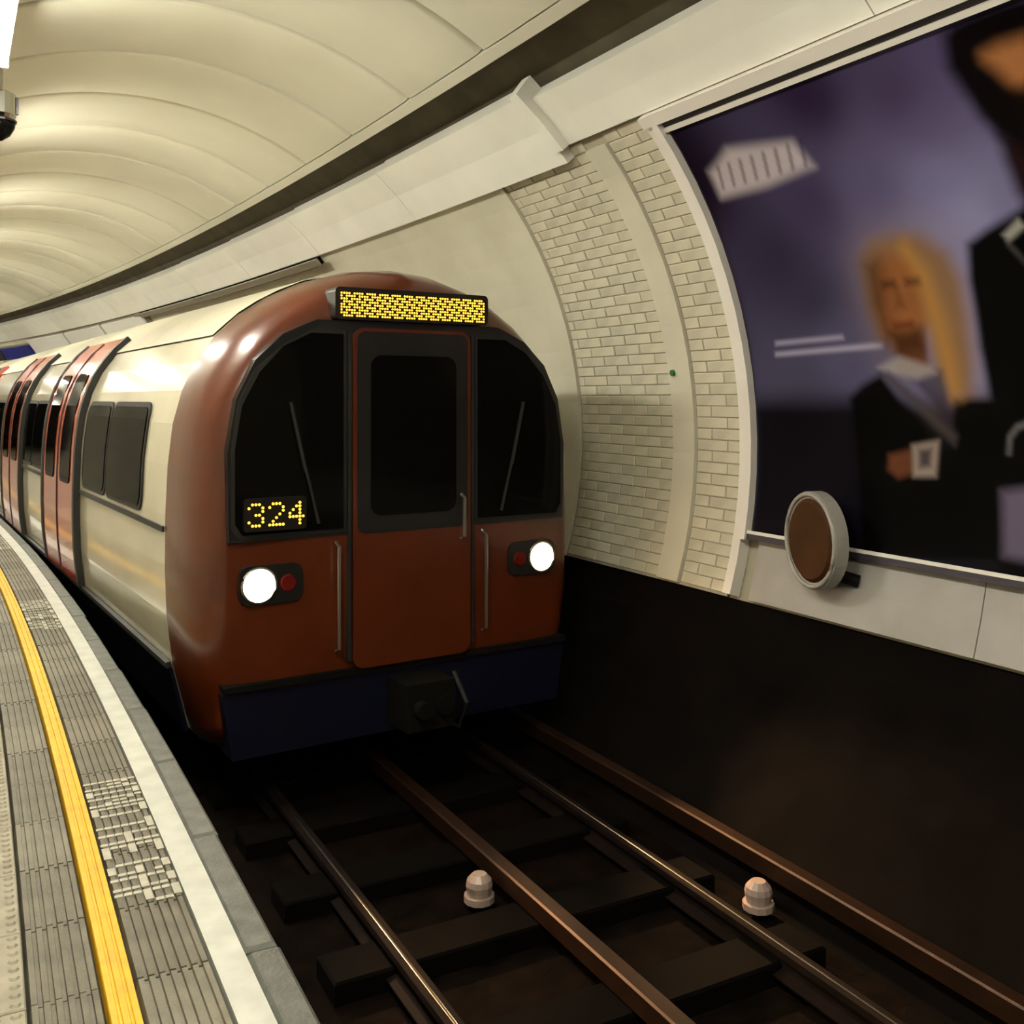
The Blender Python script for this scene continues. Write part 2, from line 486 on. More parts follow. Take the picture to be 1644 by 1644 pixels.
# ---- ceiling of curved enamel panels
ceil = sweep('ceiling', shell(57.6, 150, 2.965, 3.15, 30), S0, S1, M_GROUT, kind='structure')
tag(ceil, 'arched cream panelled station ceiling')
PANEL = 1.145
def ceil_panel(s0, s1):
    # panel with a shallow bowed face and turned-up edges at the joints
    ss = [s0 + .011, s0 + .02, s0 + .05, s0 + .35, s1 - .35, s1 - .05, s1 - .02, s1 - .011]
    rr = [2.958, 2.915, 2.902, 2.897, 2.897, 2.902, 2.915, 2.958]
    n = 36
    v = []
    for s, r in zip(ss, rr):
        for k in range(n + 1):
            v.append(C(s, *arc(59.4 + (150 - 59.4) * k / n, r)))
    f = []
    for i in range(len(ss) - 1):
        for k in range(n):
            f.append((i * (n + 1) + k, i * (n + 1) + k + 1, (i + 1) * (n + 1) + k + 1, (i + 1) * (n + 1) + k))
    f = [q[::-1] for q in f]
    return link('ceiling_panel', new_mesh('ceiling_panel', v, f, True), M_CEIL, ceil)
s = 5.62 - PANEL * 9
while s < 46:
    ceil_panel(s, s + PANEL); s += PANEL
sweep('ceiling_edge_trim', shell(57.6, 59.2, 2.885, 2.97, 2), S0, S1, M_CEILTRIM, ceil)

# ---- platform-side wall, tunnel ends
wall_l = sweep('wall_left', shell(150, 208, 2.93, 3.12), S0, S1, M_GROUT, kind='structure')
tag(wall_l, 'curved cream tiled wall behind the platform')
for i in range(28):
    a = S0 + i * 2.3
    arc_piece('wall_panel', 150.2, 207, 2.90, 2.935, a + .01, a + 2.29, M_WALL, wall_l, step=1.15)
for nm, s in (('wall_back', S0 - .05), ('wall_far', S1 - .2)):
    b = MB()
    n = 40
    v = [C(s, *arc(360 * k / n, 3.2)) for k in range(n)] + [C(s + .25, *arc(360 * k / n, 3.2)) for k in range(n)]
    b.add(v, [tuple(range(n)), tuple(range(2 * n - 1, n - 1, -1))] + [(k, (k + 1) % n, (k + 1) % n + n, k + n) for k in range(n)])
    o = b.build(nm, M_RECESS); o['kind'] = 'structure'

# ================================================================== LAMPS
def luminaire(s, label):
    t = thing('strip_light', label, 'light', C(s, .06, 3.68), s / RC, 'fluorescent strip lights along the platform ceiling')
    MB().box(-.10, .10, -.75, .75, .022, .075).build('housing', M_BATTEN, t)
    for x in (-.065, .065):
        MB().tube([(x, -.70, -.012), (x, .70, -.012)], .019, 8).build('lamp_tube', M_TUBE, t)
    for y in (-.715, .715):
        MB().box(-.10, .10, y - .015, y + .015, -.035, .03).build('end_cap', M_BATTEN, t)
    for y in (-.5, .5):
        MB().tube([(0, y, .07), (0, y, .25)], .012, 6).build('hanger', M_METAL, t)
LUM = [-5.2, -1.4, 2.4, 6.2, 10.0, 13.8, 17.6, 21.4, 26.0, 31.0, 37.0]
for i, s in enumerate(LUM):
    luminaire(s, 'white fluorescent strip light at the top left corner of the view, above the platform' if abs(s - 6.2) < .1
              else 'white fluorescent strip light over the platform, out of view to the left')

# loudspeaker / camera pod hanging left
pod = thing('ceiling_pod', 'chrome and black cylindrical pod hung from the ceiling over the platform', 'camera', C(7.4, .135, 3.44), 7.4 / RC)
MB().tube([(0, 0, .17), (0, 0, .43)], .02, 8).build('stem', M_METAL, pod)
MB().tube([(0, 0, .0), (0, 0, .035), (0, 0, .17), (0, 0, .19)], [.085, .10, .10, .06], 18).build('upper_case', M_CHROME, pod, smooth=False)
MB().tube([(0, 0, -.012), (0, 0, .0)], .104, 18).build('ring', M_CAB, pod)
MB().tube([(0, 0, -.012), (0, 0, -.05), (0, 0, -.10), (0, 0, -.135)], [.098, .09, .062, .015], 18).build('lower_dome', M_GLASS, pod, smooth=True)
MB().box(.06, .112, -.02, .02, .05, .16).build('side_latch', M_CAB, pod)

# ================================================================== POSTER
PZ0, PZ1 = -11.0, 41.3
PS0, PS1 = 0.35, 4.66
poster = thing('billboard', 'large framed purple poster with a blond woman and a dark-suited man', 'poster')
arc_piece('backing_board', PZ0, PZ1, 2.885, 2.94, PS0, PS1, M_FRAMED, poster, step=.3)
SHAPES = {
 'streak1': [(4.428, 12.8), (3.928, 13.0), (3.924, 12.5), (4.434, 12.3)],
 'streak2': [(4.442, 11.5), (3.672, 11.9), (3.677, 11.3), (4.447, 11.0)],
 'desk': [(4.7, 5.9), (0.2, 6.0), (0.2, -12.0), (4.7, -12.0)],
 'hair': [(3.704, 20.6), (3.627, 22.4), (3.474, 22.9), (3.321, 22.3), (3.212, 20.3), (3.164, 17.4), (3.158, 13.8), (3.167, 9.6), (3.198, 6.0), (3.32, 6.0), (3.374, 9.1), (3.389, 12.9), (3.58, 11.2), (3.685, 12.6), (3.72, 16.0)],
 'hairlight': [(3.413, 22.1), (3.323, 18.4), (3.284, 14.0), (3.26, 9.7), (3.252, 6.0), (3.303, 6.0), (3.353, 9.7), (3.376, 13.5), (3.399, 17.9), (3.462, 21.3)],
 'face': [(3.637, 19.8), (3.521, 21.1), (3.403, 19.9), (3.379, 16.6), (3.397, 13.5), (3.485, 11.4), (3.581, 11.0), (3.662, 12.9), (3.673, 16.6)],
 'faceshade': [(3.69, 20.2), (3.60, 20.5), (3.61, 15.2), (3.60, 12.5), (3.653, 11.6), (3.70, 15.9)],
 'eyes': [(3.610, 18.2), (3.53, 18.2), (3.53, 17.5), (3.61, 17.5)],
 'eyes2': [(3.47, 18.2), (3.39, 18.1), (3.39, 17.5), (3.47, 17.5)],
 'nose': [(3.545, 17.6), (3.515, 17.6), (3.50, 15.3), (3.56, 15.3)],
 'mouth': [(3.590, 13.8), (3.47, 13.9), (3.475, 13.3), (3.585, 13.2)],
 'neck': [(3.587, 12.2), (3.41, 12.9), (3.414, 8.5), (3.599, 8.6)],
 'neckdark': [(3.612, 12.8), (3.429, 13.2), (3.435, 11.0), (3.598, 10.2)],
 'collar': [(3.72, 9.3), (3.586, 10.4), (3.409, 9.3), (3.378, 8.5), (3.49, 7.9), (3.657, 8.6)],
 'shirt': [(3.561, 8.6), (3.341, 8.8), (3.296, 2.3), (3.426, 6.0)],
 'jacket': [(3.929, 6.0), (3.846, 7.4), (3.708, 8.6), (3.613, 6.0), (3.332, 1.1), (3.286, 6.0), (3.056, 6.0), (3.035, -1.0), (3.041, -9.1), (3.823, -10.7), (3.886, -2.1)],
 'lapel': [(3.71, 8.4), (3.66, 8.8), (3.279, 2.3), (3.297, 1.4)],
 'cup': [(3.541, 1.2), (3.384, 1.8), (3.402, -1.8), (3.533, -2.0)],
 'cupin': [(3.504, 0.8), (3.42, 1.1), (3.431, -0.9), (3.5, -1.1)],
 'hand': [(3.684, 0.1), (3.542, 0.8), (3.526, -1.6), (3.624, -2.3), (3.687, -1.5)],
 'head': [(2.856, 39.3), (2.799, 40.0), (2.679, 40.2), (2.515, 40.2), (2.36, 39.0), (2.30, 33.0), (2.36, 29.0), (2.52, 26.6), (2.68, 27.4), (2.80, 29.4), (2.851, 31.6), (2.876, 34.1), (2.901, 36.6)],
 'mface': [(2.73, 36.7), (2.65, 37.0), (2.54, 36.9), (2.42, 36.3), (2.42, 32.0), (2.56, 31.0), (2.669, 33.7), (2.698, 35.0), (2.732, 36.1)],
 'mbeard': [(2.70, 32.8), (2.60, 33.2), (2.42, 32.9), (2.38, 30.5), (2.52, 27.6), (2.66, 28.4)],
 'mneck': [(2.796, 29.9), (2.42, 29.0), (2.42, 22.5), (2.77, 23.0), (2.797, 24.5), (2.81, 27.4)],
 'mjacket': [(3.091, 20.7), (2.984, 21.7), (2.868, 22.5), (2.76, 23.3), (2.60, 21.5), (2.45, 23.2), (2.10, 20.5), (1.98, 12.0), (1.95, -10.5), (3.032, -10.5), (3.081, 2.5), (3.127, 10.8), (3.123, 17.3)],
 'mcollar': [(2.908, 21.0), (2.822, 22.2), (2.80, 21.4), (2.891, 20.3)],
 'mcollar2': [(2.901, 20.6), (2.80, 17.6), (2.80, 16.8), (2.90, 20.0)],
 'mauve': [(3.046, -2.7), (2.80, -1.6), (2.79, -8.9), (3.019, -8.6)],
 'arc': [(3.023, 0.8), (3.015, 2.5), (2.97, 3.6), (2.90, 4.1), (2.90, 3.6), (2.965, 3.1), (2.997, 2.3), (3.004, 0.8)],
 'reflection_patch': [(4.52, 34.0), (4.423, 34.8), (4.307, 36.0), (3.858, 34.6), (3.797, 31.4), (4.149, 30.7), (4.52, 30.7)],
}
def srgb(c): return tuple(((x / 255 + .055) / 1.055) ** 2.4 if x > 10 else x / 255 / 12.92 for x in c)
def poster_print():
    NS, NP = 330, 330
    ss = np.linspace(PS0 + .02, PS1 - .015, NS)
    pp = np.linspace(PZ0 + .5, PZ1 - .6, NP)
    Sg, Pg = np.meshgrid(ss, pp)                      # rows: phi
    X = Sg; Y = Pg * math.pi / 180 * 2.88             # metres on the print
    # background: soft purple backdrop print (studio glow behind the two figures)
    dots = [(4.652, 32.8, (24, 10, 30)), (4.79, 38.5, (18, 6, 24)), (3.628, 38.1, (44, 28, 58)), (2.886, 39.5, (86, 76, 116)), (4.251, 22.1, (48, 40, 62)),
            (3.908, 27.5, (62, 52, 84)), (3.494, 27.9, (92, 84, 122)), (3.144, 27.7, (124, 118, 162)), (3.028, 23.0, (150, 148, 190)), (2.839, 23.5, (120, 116, 155)),
            (3.115, 32.5, (96, 84, 122)), (3.182, 35.4, (68, 52, 88)), (4.096, 17.3, (54, 48, 70)), (3.986, 11.5, (84, 80, 112)), (4.236, 8.9, (72, 68, 92)),
            (3.273, 19.5, (140, 136, 178)), (3.056, 15.4, (150, 146, 190)), (2.0, 30, (100, 90, 130)), (1.2, 20, (70, 60, 95)), (0.5, 10, (40, 34, 55)), (.5, 36, (30, 20, 40))]
    acc = np.zeros((NP, NS, 3)); wt = np.zeros((NP, NS, 1))
    for s, p, c in dots:
        d2 = (X - s) ** 2 + (Y - p * math.pi / 180 * 2.88) ** 2
        k = (1 / (d2 + .015) ** 1.5)[..., None]
        acc += k * np.array(srgb(c)); wt += k
    img = acc / wt
    rng = np.random.default_rng(3)
    def layer(name, c, soft, op=1.0):
        nonlocal img
        poly = [(s, p * math.pi / 180 * 2.88) for s, p in SHAPES[name]]
        inside = np.zeros(X.shape, bool); dist = np.full(X.shape, 9.)
        n = len(poly)
        for i in range(n):
            x0, y0 = poly[i]; x1, y1 = poly[(i + 1) % n]
            cond = ((y0 > Y) != (y1 > Y)) & (X < (x1 - x0) * (Y - y0) / ((y1 - y0) or 1e-9) + x0)
            inside ^= cond
            dx, dy = x1 - x0, y1 - y0
            t = np.clip(((X - x0) * dx + (Y - y0) * dy) / (dx * dx + dy * dy + 1e-12), 0, 1)
            dist = np.minimum(dist, np.hypot(X - x0 - t * dx, Y - y0 - t * dy))
        sd = np.where(inside, dist, -dist)
        a = np.clip(sd / soft * .5 + .5, 0, 1); a = (a * a * (3 - 2 * a) * op)[..., None]
        img = img * (1 - a) + np.array(srgb(c)) * a
    layer('desk', (10, 7, 11), .10, .97)
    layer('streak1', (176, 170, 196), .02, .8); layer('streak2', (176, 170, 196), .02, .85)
    layer('hair', (134, 98, 66), .07)
    layer('hair', (160, 128, 104), .26, .4)
    layer('jacket', (5, 3, 4), .035)
    layer('neck', (104, 62, 38), .03)
    layer('face', (150, 94, 56), .06)
    layer('faceshade', (58, 30, 15), .10, .8)
    layer('hairlight', (186, 134, 62), .06, .7)
    layer('eyes', (46, 24, 13), .032, .75); layer('eyes2', (56, 30, 16), .032, .7)
    layer('nose', (88, 50, 26), .03, .5); layer('mouth', (86, 32, 20), .028, .75)
    layer('neckdark', (40, 20, 10), .05, .8)
    layer('shirt', (46, 40, 58), .03, .7)
    layer('collar', (168, 158, 158), .03, .75)
    layer('lapel', (74, 66, 66), .03, .8)
    layer('hand', (112, 66, 44), .03, .85); layer('cup', (166, 148, 140), .025, .9); layer('cupin', (44, 36, 50), .03, .85)
    layer('mneck', (34, 18, 20), .05)
    layer('head', (10, 6, 8), .05)
    layer('mface', (186, 122, 76), .06, .95)
    layer('mbeard', (16, 8, 6), .05, .95)
    layer('mjacket', (4, 3, 4), .035)
    layer('mcollar', (170, 166, 160), .02, .9); layer('mcollar2', (76, 70, 70), .02, .8)
    layer('mauve', (110, 98, 122), .04, .9); layer('arc', (120, 116, 120), .02, .7)
    layer('reflection_patch', (214, 200, 206), .05, .82)  # white light reflection off the moving train, painted into the print colours
    # darker upright streaks within the painted reflection
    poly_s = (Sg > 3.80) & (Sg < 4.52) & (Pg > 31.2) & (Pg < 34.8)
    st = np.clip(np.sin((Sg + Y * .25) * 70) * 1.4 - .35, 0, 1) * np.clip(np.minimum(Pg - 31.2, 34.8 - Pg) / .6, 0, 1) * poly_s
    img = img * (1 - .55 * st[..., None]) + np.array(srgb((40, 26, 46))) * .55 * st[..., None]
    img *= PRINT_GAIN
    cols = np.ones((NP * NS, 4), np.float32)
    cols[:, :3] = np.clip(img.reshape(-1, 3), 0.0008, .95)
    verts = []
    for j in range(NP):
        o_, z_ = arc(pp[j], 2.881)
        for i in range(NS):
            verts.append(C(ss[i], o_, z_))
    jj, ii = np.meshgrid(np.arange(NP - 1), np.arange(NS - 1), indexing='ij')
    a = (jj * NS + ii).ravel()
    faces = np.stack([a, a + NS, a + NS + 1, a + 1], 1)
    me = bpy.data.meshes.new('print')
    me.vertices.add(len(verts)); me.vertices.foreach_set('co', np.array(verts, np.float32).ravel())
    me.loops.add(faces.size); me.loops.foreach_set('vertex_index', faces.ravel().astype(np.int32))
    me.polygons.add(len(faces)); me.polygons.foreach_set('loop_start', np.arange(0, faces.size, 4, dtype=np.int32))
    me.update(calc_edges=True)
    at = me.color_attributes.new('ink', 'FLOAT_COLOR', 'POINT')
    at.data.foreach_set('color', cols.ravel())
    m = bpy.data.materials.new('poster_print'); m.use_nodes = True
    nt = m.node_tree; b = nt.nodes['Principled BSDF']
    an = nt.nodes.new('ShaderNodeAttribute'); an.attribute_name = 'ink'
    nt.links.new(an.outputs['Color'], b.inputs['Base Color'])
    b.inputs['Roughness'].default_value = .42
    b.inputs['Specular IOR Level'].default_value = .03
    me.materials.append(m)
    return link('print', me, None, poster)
PRINT_GAIN = 0.66
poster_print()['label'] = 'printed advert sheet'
# frame
arc_piece('frame_side', -11.4, 42.0, 2.835, 2.94, PS1, PS1 + .05, M_FRAME, poster, step=.1)
arc_piece('frame_side_outer', -18.3, 43.0, 2.86, 2.94, PS1 + .055, PS1 + .125, M_FRAME, poster, step=.1)
arc_piece('frame_bead', PZ1 - 1.1, PZ1 - .55, 2.855, 2.885, PS0, PS1, M_FRAME, poster, step=.4, n=2)
arc_piece('frame_shadow_gap', PZ1 - .55, PZ1 + .3, 2.872, 2.94, PS0, PS1, M_FRAMED, poster, step=.4, n=2)
arc_piece('frame_top', PZ1 + .3, PZ1 + 1.75, 2.835, 2.94, PS0, PS1 + .125, M_FRAME, poster, step=.4, n=2)
arc_piece('frame_bottom', -11.3, -10.6, 2.85, 2.94, PS0, PS1, M_FRAMED, poster, step=.4, n=2)
arc_piece('frame_bottom_bead', -10.6, -10.2, 2.85, 2.89, PS0, PS1, M_FRAME, poster, step=.4, n=2)
arc_piece('frame_side', -11.4, 42.0, 2.835, 2.94, PS0 - .05, PS0, M_FRAME, poster, step=.1)

# round disc low on the wall
dp = C(4.03, *arc(-10.0, 2.76))
disc = thing('round_wall_disc', 'round brown disc with a pale rim, low on the wall over the poster edge', 'wall disc', dp, 4.03 / RC)
def disc_dir(): return Vector((-math.cos(math.radians(-15)), -math.sin(math.radians(-15)), 0))
dd = disc_dir()
MB().tube([dd * -.035, dd * .035], .27, 32).build('drum', M_DRUM, disc)
MB().tube([dd * .034, dd * .05], [.232, .21], 32).build('face', M_BROWN, disc)
b = MB(); ring = []
for k in range(33):
    t = 2 * math.pi * k / 32
    u = dd.orthogonal().normalized(); vv = dd.cross(u)
    ring.append(dd * .04 + (u * math.cos(t) + vv * math.sin(t)) * .253)
b.tube(ring, .013, 6, caps=False).build('rim', M_DRUM, disc, smooth=True)
MB().tube([dd * -.03, Vector((.10, -.02, -.02))], .03, 8).build('bracket', M_UNDER, disc)
MB().tube([(0.02, -.1, -.17), (.09, -.22, -.20)], .035, 8).build('cable_gland', M_UNDER, disc)

# ================================================================== FAR FRIEZE SIGNS
def wall_sign(name, p0, p1, s0, s1, m, label, group=None):
    t = thing(name, label, 'sign', group=group)
    arc_piece('sign_face', p0, p1, 2.775, 2.80, s0 + .03, s1 - .03, m, t, step=.6, n=4)
    arc_piece('sign_box', p0 - .4, p1 + .4, 2.80, 2.91, s0, s1, M_METAL, t, step=.6, n=4)
wall_sign('station_sign', 20, 37.5, 28.2, 31.2, M_SIGNB, 'blue enamel sign panel on the far trackside wall')
wall_sign('station_sign', 20, 37.5, 31.3, 35.0, M_SIGNK, 'black enamel sign panel at the left edge, beyond the blue one')
for i, (a, b) in enumerate(((18.6, 21.5), (21.6, 24.6), (24.7, 28.1))):
    wall_sign('frieze_panel', 22, 40.2, a, b, M_SIGNW,
              ('white frieze panel above the train, nearest of three', 'middle white frieze panel above the train', 'white frieze panel next to the blue sign')[i],
              'white frieze panels above the train')

# ================================================================== TRAIN
XZ = [(-.40, 1.17), (-.2, 1.22), (0, 1.27), (.3, 1.305), (.6, 1.315), (.9, 1.312), (1.2, 1.298), (1.45, 1.268), (1.65, 1.215), (1.82, 1.135),
      (1.98, 1.02), (2.12, .87), (2.24, .69), (2.34, .48), (2.41, .25), (2.435, 0)]
def hw(z):
    for (a, b), (c, d) in zip(XZ[:-1], XZ[1:]):
        if z <= c: return b + (d - b) * max(0, (z - a)) / (c - a)
    return 0
def section():
    zs = [z for z, _ in XZ]
    # refine
    zz = []
    for a, b in zip(zs[:-1], zs[1:]): zz += [a, (a + b) / 2]
    left = [(-hw(z), z) for z in zz]
    return left + [(0, 2.435)] + [(-x, z) for x, z in left[::-1]]
SEC = section()
def rings(ys_sc, zc=1.05):
    v = []
    for y, k in ys_sc:
        for x, z in SEC:
            v.append((x * k, y, zc + (z - zc) * k))
    return v
def ring_faces(nr, close_bottom=True):
    n = len(SEC); f = []
    for i in range(nr - 1):
        for k in range(n - 1):
            f.append((i * n + k, (i + 1) * n + k, (i + 1) * n + k + 1, i * n + k + 1))
        if close_bottom: f.append((i * n + n - 1, (i + 1) * n + n - 1, (i + 1) * n, i * n))
    return f
def side_panel(y0, y1, z0, z1, off, th, side, nz=14, rc=0.0):
    """panel hugging the body side; rc rounds its four corners"""
    zs = [z0 + (z1 - z0) * i / nz for i in range(nz + 1)]
    if rc > 0:
        c = [rc * (1 - math.cos(math.radians(a))) for a in (0, 18, 36, 54, 72, 90)]
        k = nz - 10
        zs = [z0 + q for q in c] + [z0 + rc + (z1 - z0 - 2 * rc) * (i + 1) / (k) for i in range(k - 1)] + [z1 - q for q in c[::-1]]
        nz = len(zs) - 1
    def nrm(z):
        d = .02
        dx = (hw(z + d) - hw(z - d)) / (2 * d)
        n = Vector((1, 0, -dx)).normalized()
        return n
    v = []
    for z in zs:
        ins = 0.0
        e = min(z - z0, z1 - z)
        if rc > 0 and e < rc:
            ins = rc - math.sqrt(max(0, rc * rc - (rc - e) ** 2))
        n = nrm(z)
        p = Vector((hw(z), 0, z))
        for q in (p + n * off, p + n * (off + th)):
            for y in (y0 + ins, y1 - ins):
                v.append((side * q.x, y, q.z))
    f = []
    for i in range(nz):
        a, b = i * 4, (i + 1) * 4
        f += [(a + 2, a + 3, b + 3, b + 2), (a, b, b + 1, a + 1), (a, a + 2, b + 2, b), (a + 1, b + 1, b + 3, a + 3)]
    f += [(0, 1, 3, 2), (nz * 4, nz * 4 + 2, nz * 4 + 3, nz * 4 + 1)]
    if side < 0: f = [q[::-1] for q in f]
    m = MB(); m.add(v, f); return m

LCAR = 16.4
def make_car(root, cab):
    y0 = 0.62 if cab else 0.0
    prof = [(y0, 1.0), (LCAR, 1.0)] if cab else [(0, 1.0), (LCAR, 1.0)]
    v = rings(prof); n = len(SEC)
    f = ring_faces(2) + [tuple(range(n - 1, -1, -1)), tuple(range(n, 2 * n))]
    MB().add(v, f).build('body_shell', M_TRAINW, root, smooth=False)
    # roof skin
    m = MB(); zs = [z for z in np.linspace(1.98, 2.43, 7)]
    pts = [(-hw(z) - .004, z + .012) for z in zs] + [(0, 2.447)] + [(hw(z) + .004, z + .012) for z in zs[::-1]]
    k = len(pts)
    m.add([(x, y0 + .02, z) for x, z in pts] + [(x, LCAR - .02, z) for x, z in pts], [(i, i + 1, i + 1 + k, i + k)[::-1] for i in range(k - 1)])
    m.build('roof_skin', M_ROOF, root, smooth=True)
    for side in (-1, 1):
        side_panel(y0 + .01, LCAR - .01, -.42, -.02, .004, .02, side).build('skirt', M_BLUE, root, smooth=False)
        side_panel(y0 + .01, LCAR - .01, -.015, .02, .006, .03, side, nz=2).build('sill_strip', M_RUBBER, root)
        side_panel(y0 + .01, LCAR - .01, .80, .835, .002, .012, side, nz=2).build('waist_moulding', M_RUBBER, root)
        # doors: double leaves wrapping up into the roof
        for d0, wdt in ((3.62, .86), (4.50, .86), (7.40, .86), (8.28, .86), (12.6, .86), (13.48, .86)):
            d = side_panel(d0, d0 + wdt, .025, 2.10, .012, .032, side, nz=22).build('door_leaf', M_TRAINR, root, smooth=False)
            side_panel(d0 + .17, d0 + wdt - .17, .86, 1.80, .046, .006, side, rc=.08).build('door_window', M_SIDEGLASS, d, smooth=False)
            side_panel(d0 + wdt - .012, d0 + wdt + .008, .03, 2.08, .016, .036, side, nz=20).build('door_seal', M_RUBBER, d, smooth=False)
        for w0, w1 in ((1.25, 2.35), (2.45, 3.35), (5.65, 6.45), (6.52, 7.22), (9.4, 10.9), (11.0, 12.4), (14.6, 16.0)):
            side_panel(w0 - .035, w1 + .035, .865, 1.575, .003, .010, side, rc=.10).build('window_frame', M_RUBBER, root, smooth=False)
            side_panel(w0, w1, .90, 1.54, .012, .008, side, rc=.08).build('window_pane', M_SIDEGLASS, root, smooth=False)
        side_panel(3.52, 3.60, .02, 2.10, .004, .05, side, nz=20).build('door_jamb', M_RUBBER, root)
        side_panel(5.39, 5.46, .02, 2.10, .004, .05, side, nz=20).build('door_jamb', M_RUBBER, root)
        side_panel(7.30, 7.38, .02, 2.10, .004, .05, side, nz=20).build('door_jamb', M_RUBBER, root)
        side_panel(9.17, 9.24, .02, 2.10, .004, .05, side, nz=20).build('door_jamb', M_RUBBER, root)
    # underframe and bogies
    MB().box(-.95, .95, .7, LCAR - .3, -.40, -.2).build('underframe', M_UNDER, root)
    for yb in (2.9, LCAR - 2.9):
        fr = MB().box(-1.0, -.86, yb - 1.1, yb + 1.1, -.52, -.36).box(.86, 1.0, yb - 1.1, yb + 1.1, -.52, -.36).box(-.9, .9, yb - .2, yb + .2, -.55, -.40).build('bogie_frame', M_UNDER, root)
        for yy in (yb - .95, yb + .95):
            for xx in (-.7175, .7175):
                MB().tube([(xx - .06, yy, RAIL_Z + .362), (xx + .06, yy, RAIL_Z + .362)], .36, 20).build('wheel', M_RAILSIDE, fr)

def smid(front): return front + LCAR / 2
SF = 5.55
def place_car(front_s, off_mid):
    s = smid(front_s); th = s / RC
    p = Vector(C(s, off_mid, 0)); t = Vector((-math.sin(th), math.cos(th), 0))
    return p - t * (LCAR / 2), th
p, th = place_car(SF, 2.06)
car = thing('train_car', 'leading red, white and blue tube train car with lit headlamps', 'train', p, th)
make_car(car, True)
# ---- cab end
CABR = [(0.66, 1.0), (.42, .998), (.24, .985), (.12, .962), (.05, .93), (.015, .895), (0.0, .85), (-.03, .6), (-.045, .3), (-.05, .05)]
n = len(SEC)
vv = rings(CABR, 1.02)
ff = ring_faces(len(CABR)) + [tuple((len(CABR) - 1) * n + k for k in range(n))]
ff = [q[::-1] for q in ff]
MB().add(vv, ff).build('cab_end', M_FACER, car, smooth=True)
def plate(poly, y0, y1): return MB().prism_y(poly, y0, y1)
def rrect(x0, x1, z0, z1, r, k=5):
    out = []
    for cx, cz, a0 in ((x1 - r, z0 + r, -90), (x1 - r, z1 - r, 0), (x0 + r, z1 - r, 90), (x0 + r, z0 + r, 180)):
        for i in range(k + 1):
            a = math.radians(a0 + 90 * i / k)
            out.append((cx + r * math.cos(a), cz + r * math.sin(a)))
    return out
def screen(side):
    pts = [(.46, .84), (1.06, .84), (1.10, .90), (1.10, 1.32), (1.06, 1.56), (.96, 1.75), (.82, 1.90), (.66, 1.98), (.46, 1.98)]
    return [(side * x, z) for x, z in (pts if side > 0 else pts[::-1])]
def grow(poly, g):
    cx = sum(x for x, _ in poly) / len(poly); cz = sum(z for _, z in poly) / len(poly)
    return [(x + g * (1 if x > cx else -1), z + g * (1 if z > cz else -1)) for x, z in poly]
plate([(-1.13, .80), (1.13, .80), (1.14, 1.3), (1.09, 1.6), (.98, 1.82), (.82, 1.97), (.62, 2.06), (-.62, 2.06), (-.82, 1.97), (-.98, 1.82), (-1.09, 1.6), (-1.14, 1.3)], -.050, .03).build('screen_surround', M_CAB, car)
for sd in (-1, 1):
    plate(grow(screen(sd), .022), -.058, .03).build('screen_seal', M_RUBBER, car)
    ws = plate(screen(sd), -.068, -.04).build('windscreen', M_GLASS, car)
    MB().tube([(sd * .62, -.085, .88), (sd * .74, -.09, 1.35)], .010, 6).tube([(sd * .70, -.088, 1.18), (sd * .79, -.088, 1.58)], .012, 6).build('wiper', M_RUBBER, ws)
door = plate(rrect(-.40, .40, .0, 2.02, .07), -.072, .03).build('cab_door', M_FACER, car)
plate(rrect(-.375, .375, .80, 2.0, .05), -.078, -.05).build('door_upper_panel', M_CAB, door)
plate(rrect(-.29, .29, .90, 1.86, .07), -.084, -.06).build('door_window', M_GLASS, door)
MB().tube([(.33, -.075, .72), (.33, -.12, .74), (.33, -.12, .98), (.33, -.075, 1.0)], .011, 6).build('door_handle', M_METAL, door)
for sd in (-1, 1):
    plate([(sd * .43, .05), (sd * .41, .05), (sd * .41, 2.0), (sd * .43, 2.0)], -.066, .02).build('door_seal', M_RUBBER, door)
# destination display over the door
dest = plate(rrect(-.52, .52, 2.065, 2.255, .03), -.088, .10).build('destination_display', M_LEDOFF, car)
def led(m, x0, z0, cols_, rows_, pitch, y, r, lit):
    b = MB()
    for i in range(cols_):
        for j in range(rows_):
            if lit(i, j):
                x = x0 + i * pitch; z = z0 + j * pitch
                v = [(x + r * math.cos(k * math.pi / 3), y - .004, z + r * math.sin(k * math.pi / 3)) for k in range(6)] + \
                    [(x + r * math.cos(k * math.pi / 3), y + .002, z + r * math.sin(k * math.pi / 3)) for k in range(6)]
                b.add(v, [tuple(range(6))] + [(k, k + 6, (k + 1) % 6 + 6, (k + 1) % 6) for k in range(6)])
    return b
rr = random.Random(5)
colpat = [rr.choice((0b11111111, 0b11111111, 0b10010001, 0b11011011, 0, 0b10000001, 0b01111110)) for _ in range(60)]
o = led(None, -.482, 2.088, 60, 9, .0164, -.088, .0058, lambda i, j: (i + 2 * j) % 5 != 0).build('lit_dots', M_AMBER, dest)
o['kind'] = 'stuff'; o['label'] = 'dense amber dots of the destination display'
# running-number display low in the platform-side windscreen
nb = plate(rrect(-1.06, -.70, .86, 1.045, .02), -.10, -.05).build('number_display', M_LEDOFF, car)
def numlit(txt):
    cells = set(); cx = 0
    for ch in txt:
        g = FONT[ch]
        for r in range(7):
            for k in range(5):
                if g[r][k] == '1': cells.add((cx + k, 6 - r))
        cx += 6
    return cells
cells = numlit('324')
o = led(None, -1.035, .893, 17, 7, .0196, -.10, .0078, lambda i, j: (i, j) in cells).build('lit_dots', M_AMBER, nb)
o['kind'] = 'stuff'; o['label'] = 'amber dot numerals 324'
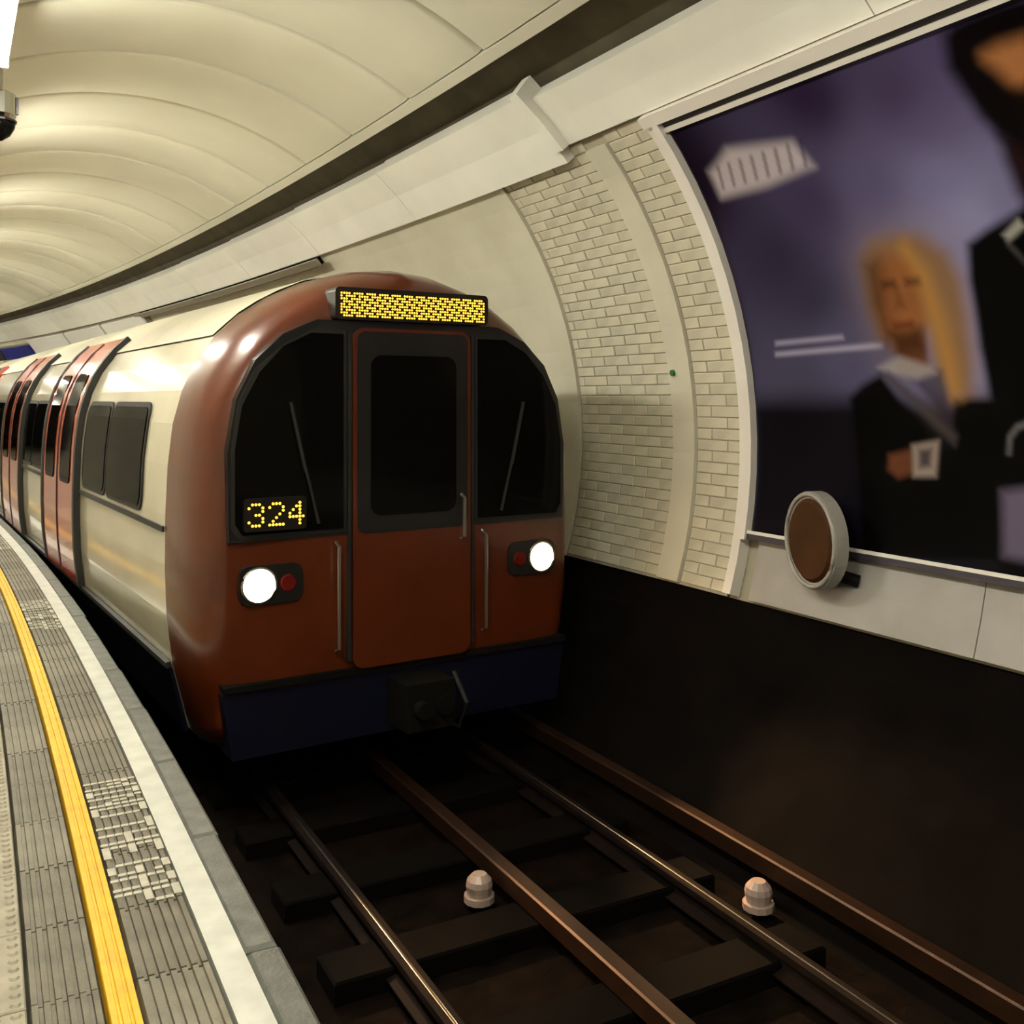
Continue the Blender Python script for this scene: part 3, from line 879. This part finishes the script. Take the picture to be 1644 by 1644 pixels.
# headlamp clusters
for sd in (-1, 1):
    cl = plate(rrect(min(sd * .70, sd * 1.07), max(sd * .70, sd * 1.07), .44, .66, .06), -.045, .06).build('headlamp_cluster', M_CAB, car)
    m_ = M_LAMP if sd < 0 else M_LAMP2
    MB().tube([(sd * .96, -.046, .55), (sd * .96, -.062, .55), (sd * .96, -.068, .55)], [.088, .080, .04], 20).build('headlamp', m_, cl)
    tr = []
    for k in range(25):
        t = 2 * math.pi * k / 24
        tr.append((sd * .96 + .097 * math.cos(t), -.05, .55 + .097 * math.sin(t)))
    MB().tube(tr, .009, 6, caps=False).build('lamp_ring', M_METAL, cl, smooth=True)
    MB().tube([(sd * .79, -.046, .55), (sd * .79, -.058, .55)], [.05, .042], 16).build('tail_lamp', M_TAIL, cl)
    sp = bpy.data.lights.new('headlamp_beam', 'SPOT')
    sp.energy = HEAD_SPOT * (1 if sd < 0 else 1.5); sp.color = (1.0, .58, .26); sp.spot_size = math.radians(52 if sd < 0 else 44); sp.spot_blend = .9; sp.shadow_soft_size = .06
    so = bpy.data.objects.new('headlamp_beam', sp); col.objects.link(so); so.parent = car
    so.location = (sd * .96, -.09, .55); so.rotation_euler = (math.radians(-90 + 24), 0, math.radians(8 if sd < 0 else -5))
    # lifting step and hand rail
    MB().tube([(sd * .50, -.05, .12), (sd * .50, -.10, .14), (sd * .50, -.10, .74), (sd * .50, -.05, .76)], .011, 6).build('hand_rail', M_METAL, car)
plate([(-1.10, -.42), (1.10, -.42), (1.16, -.05), (-1.16, -.05)], -.02, .3).build('front_valance', M_BLUE, car)
plate([(-1.15, -.035), (1.15, -.035), (1.16, .0), (-1.16, .0)], -.05, .1).build('bumper_strip', M_UNDER, car)
cp = MB().box(-.16, .16, -.30, .1, -.36, -.08).build('coupler', M_UNDER, car)
MB().tube([(-.08, -.31, -.22), (-.08, -.38, -.22)], .05, 12).tube([(.08, -.31, -.22), (.08, -.34, -.22)], .06, 12).build('coupler_head', M_UNDER, cp)
MB().tube([(.3, -.03, -.12), (.34, -.12, -.3), (.3, -.1, -.45), (.22, -.05, -.4)], .018, 6).build('brake_hose', M_RUBBER, car)
# ---- following car
p, th = place_car(SF + LCAR + .75, 2.06)
car2 = thing('train_car', 'second tube train car following behind the leading one', 'train', p, th)
make_car(car2, False)
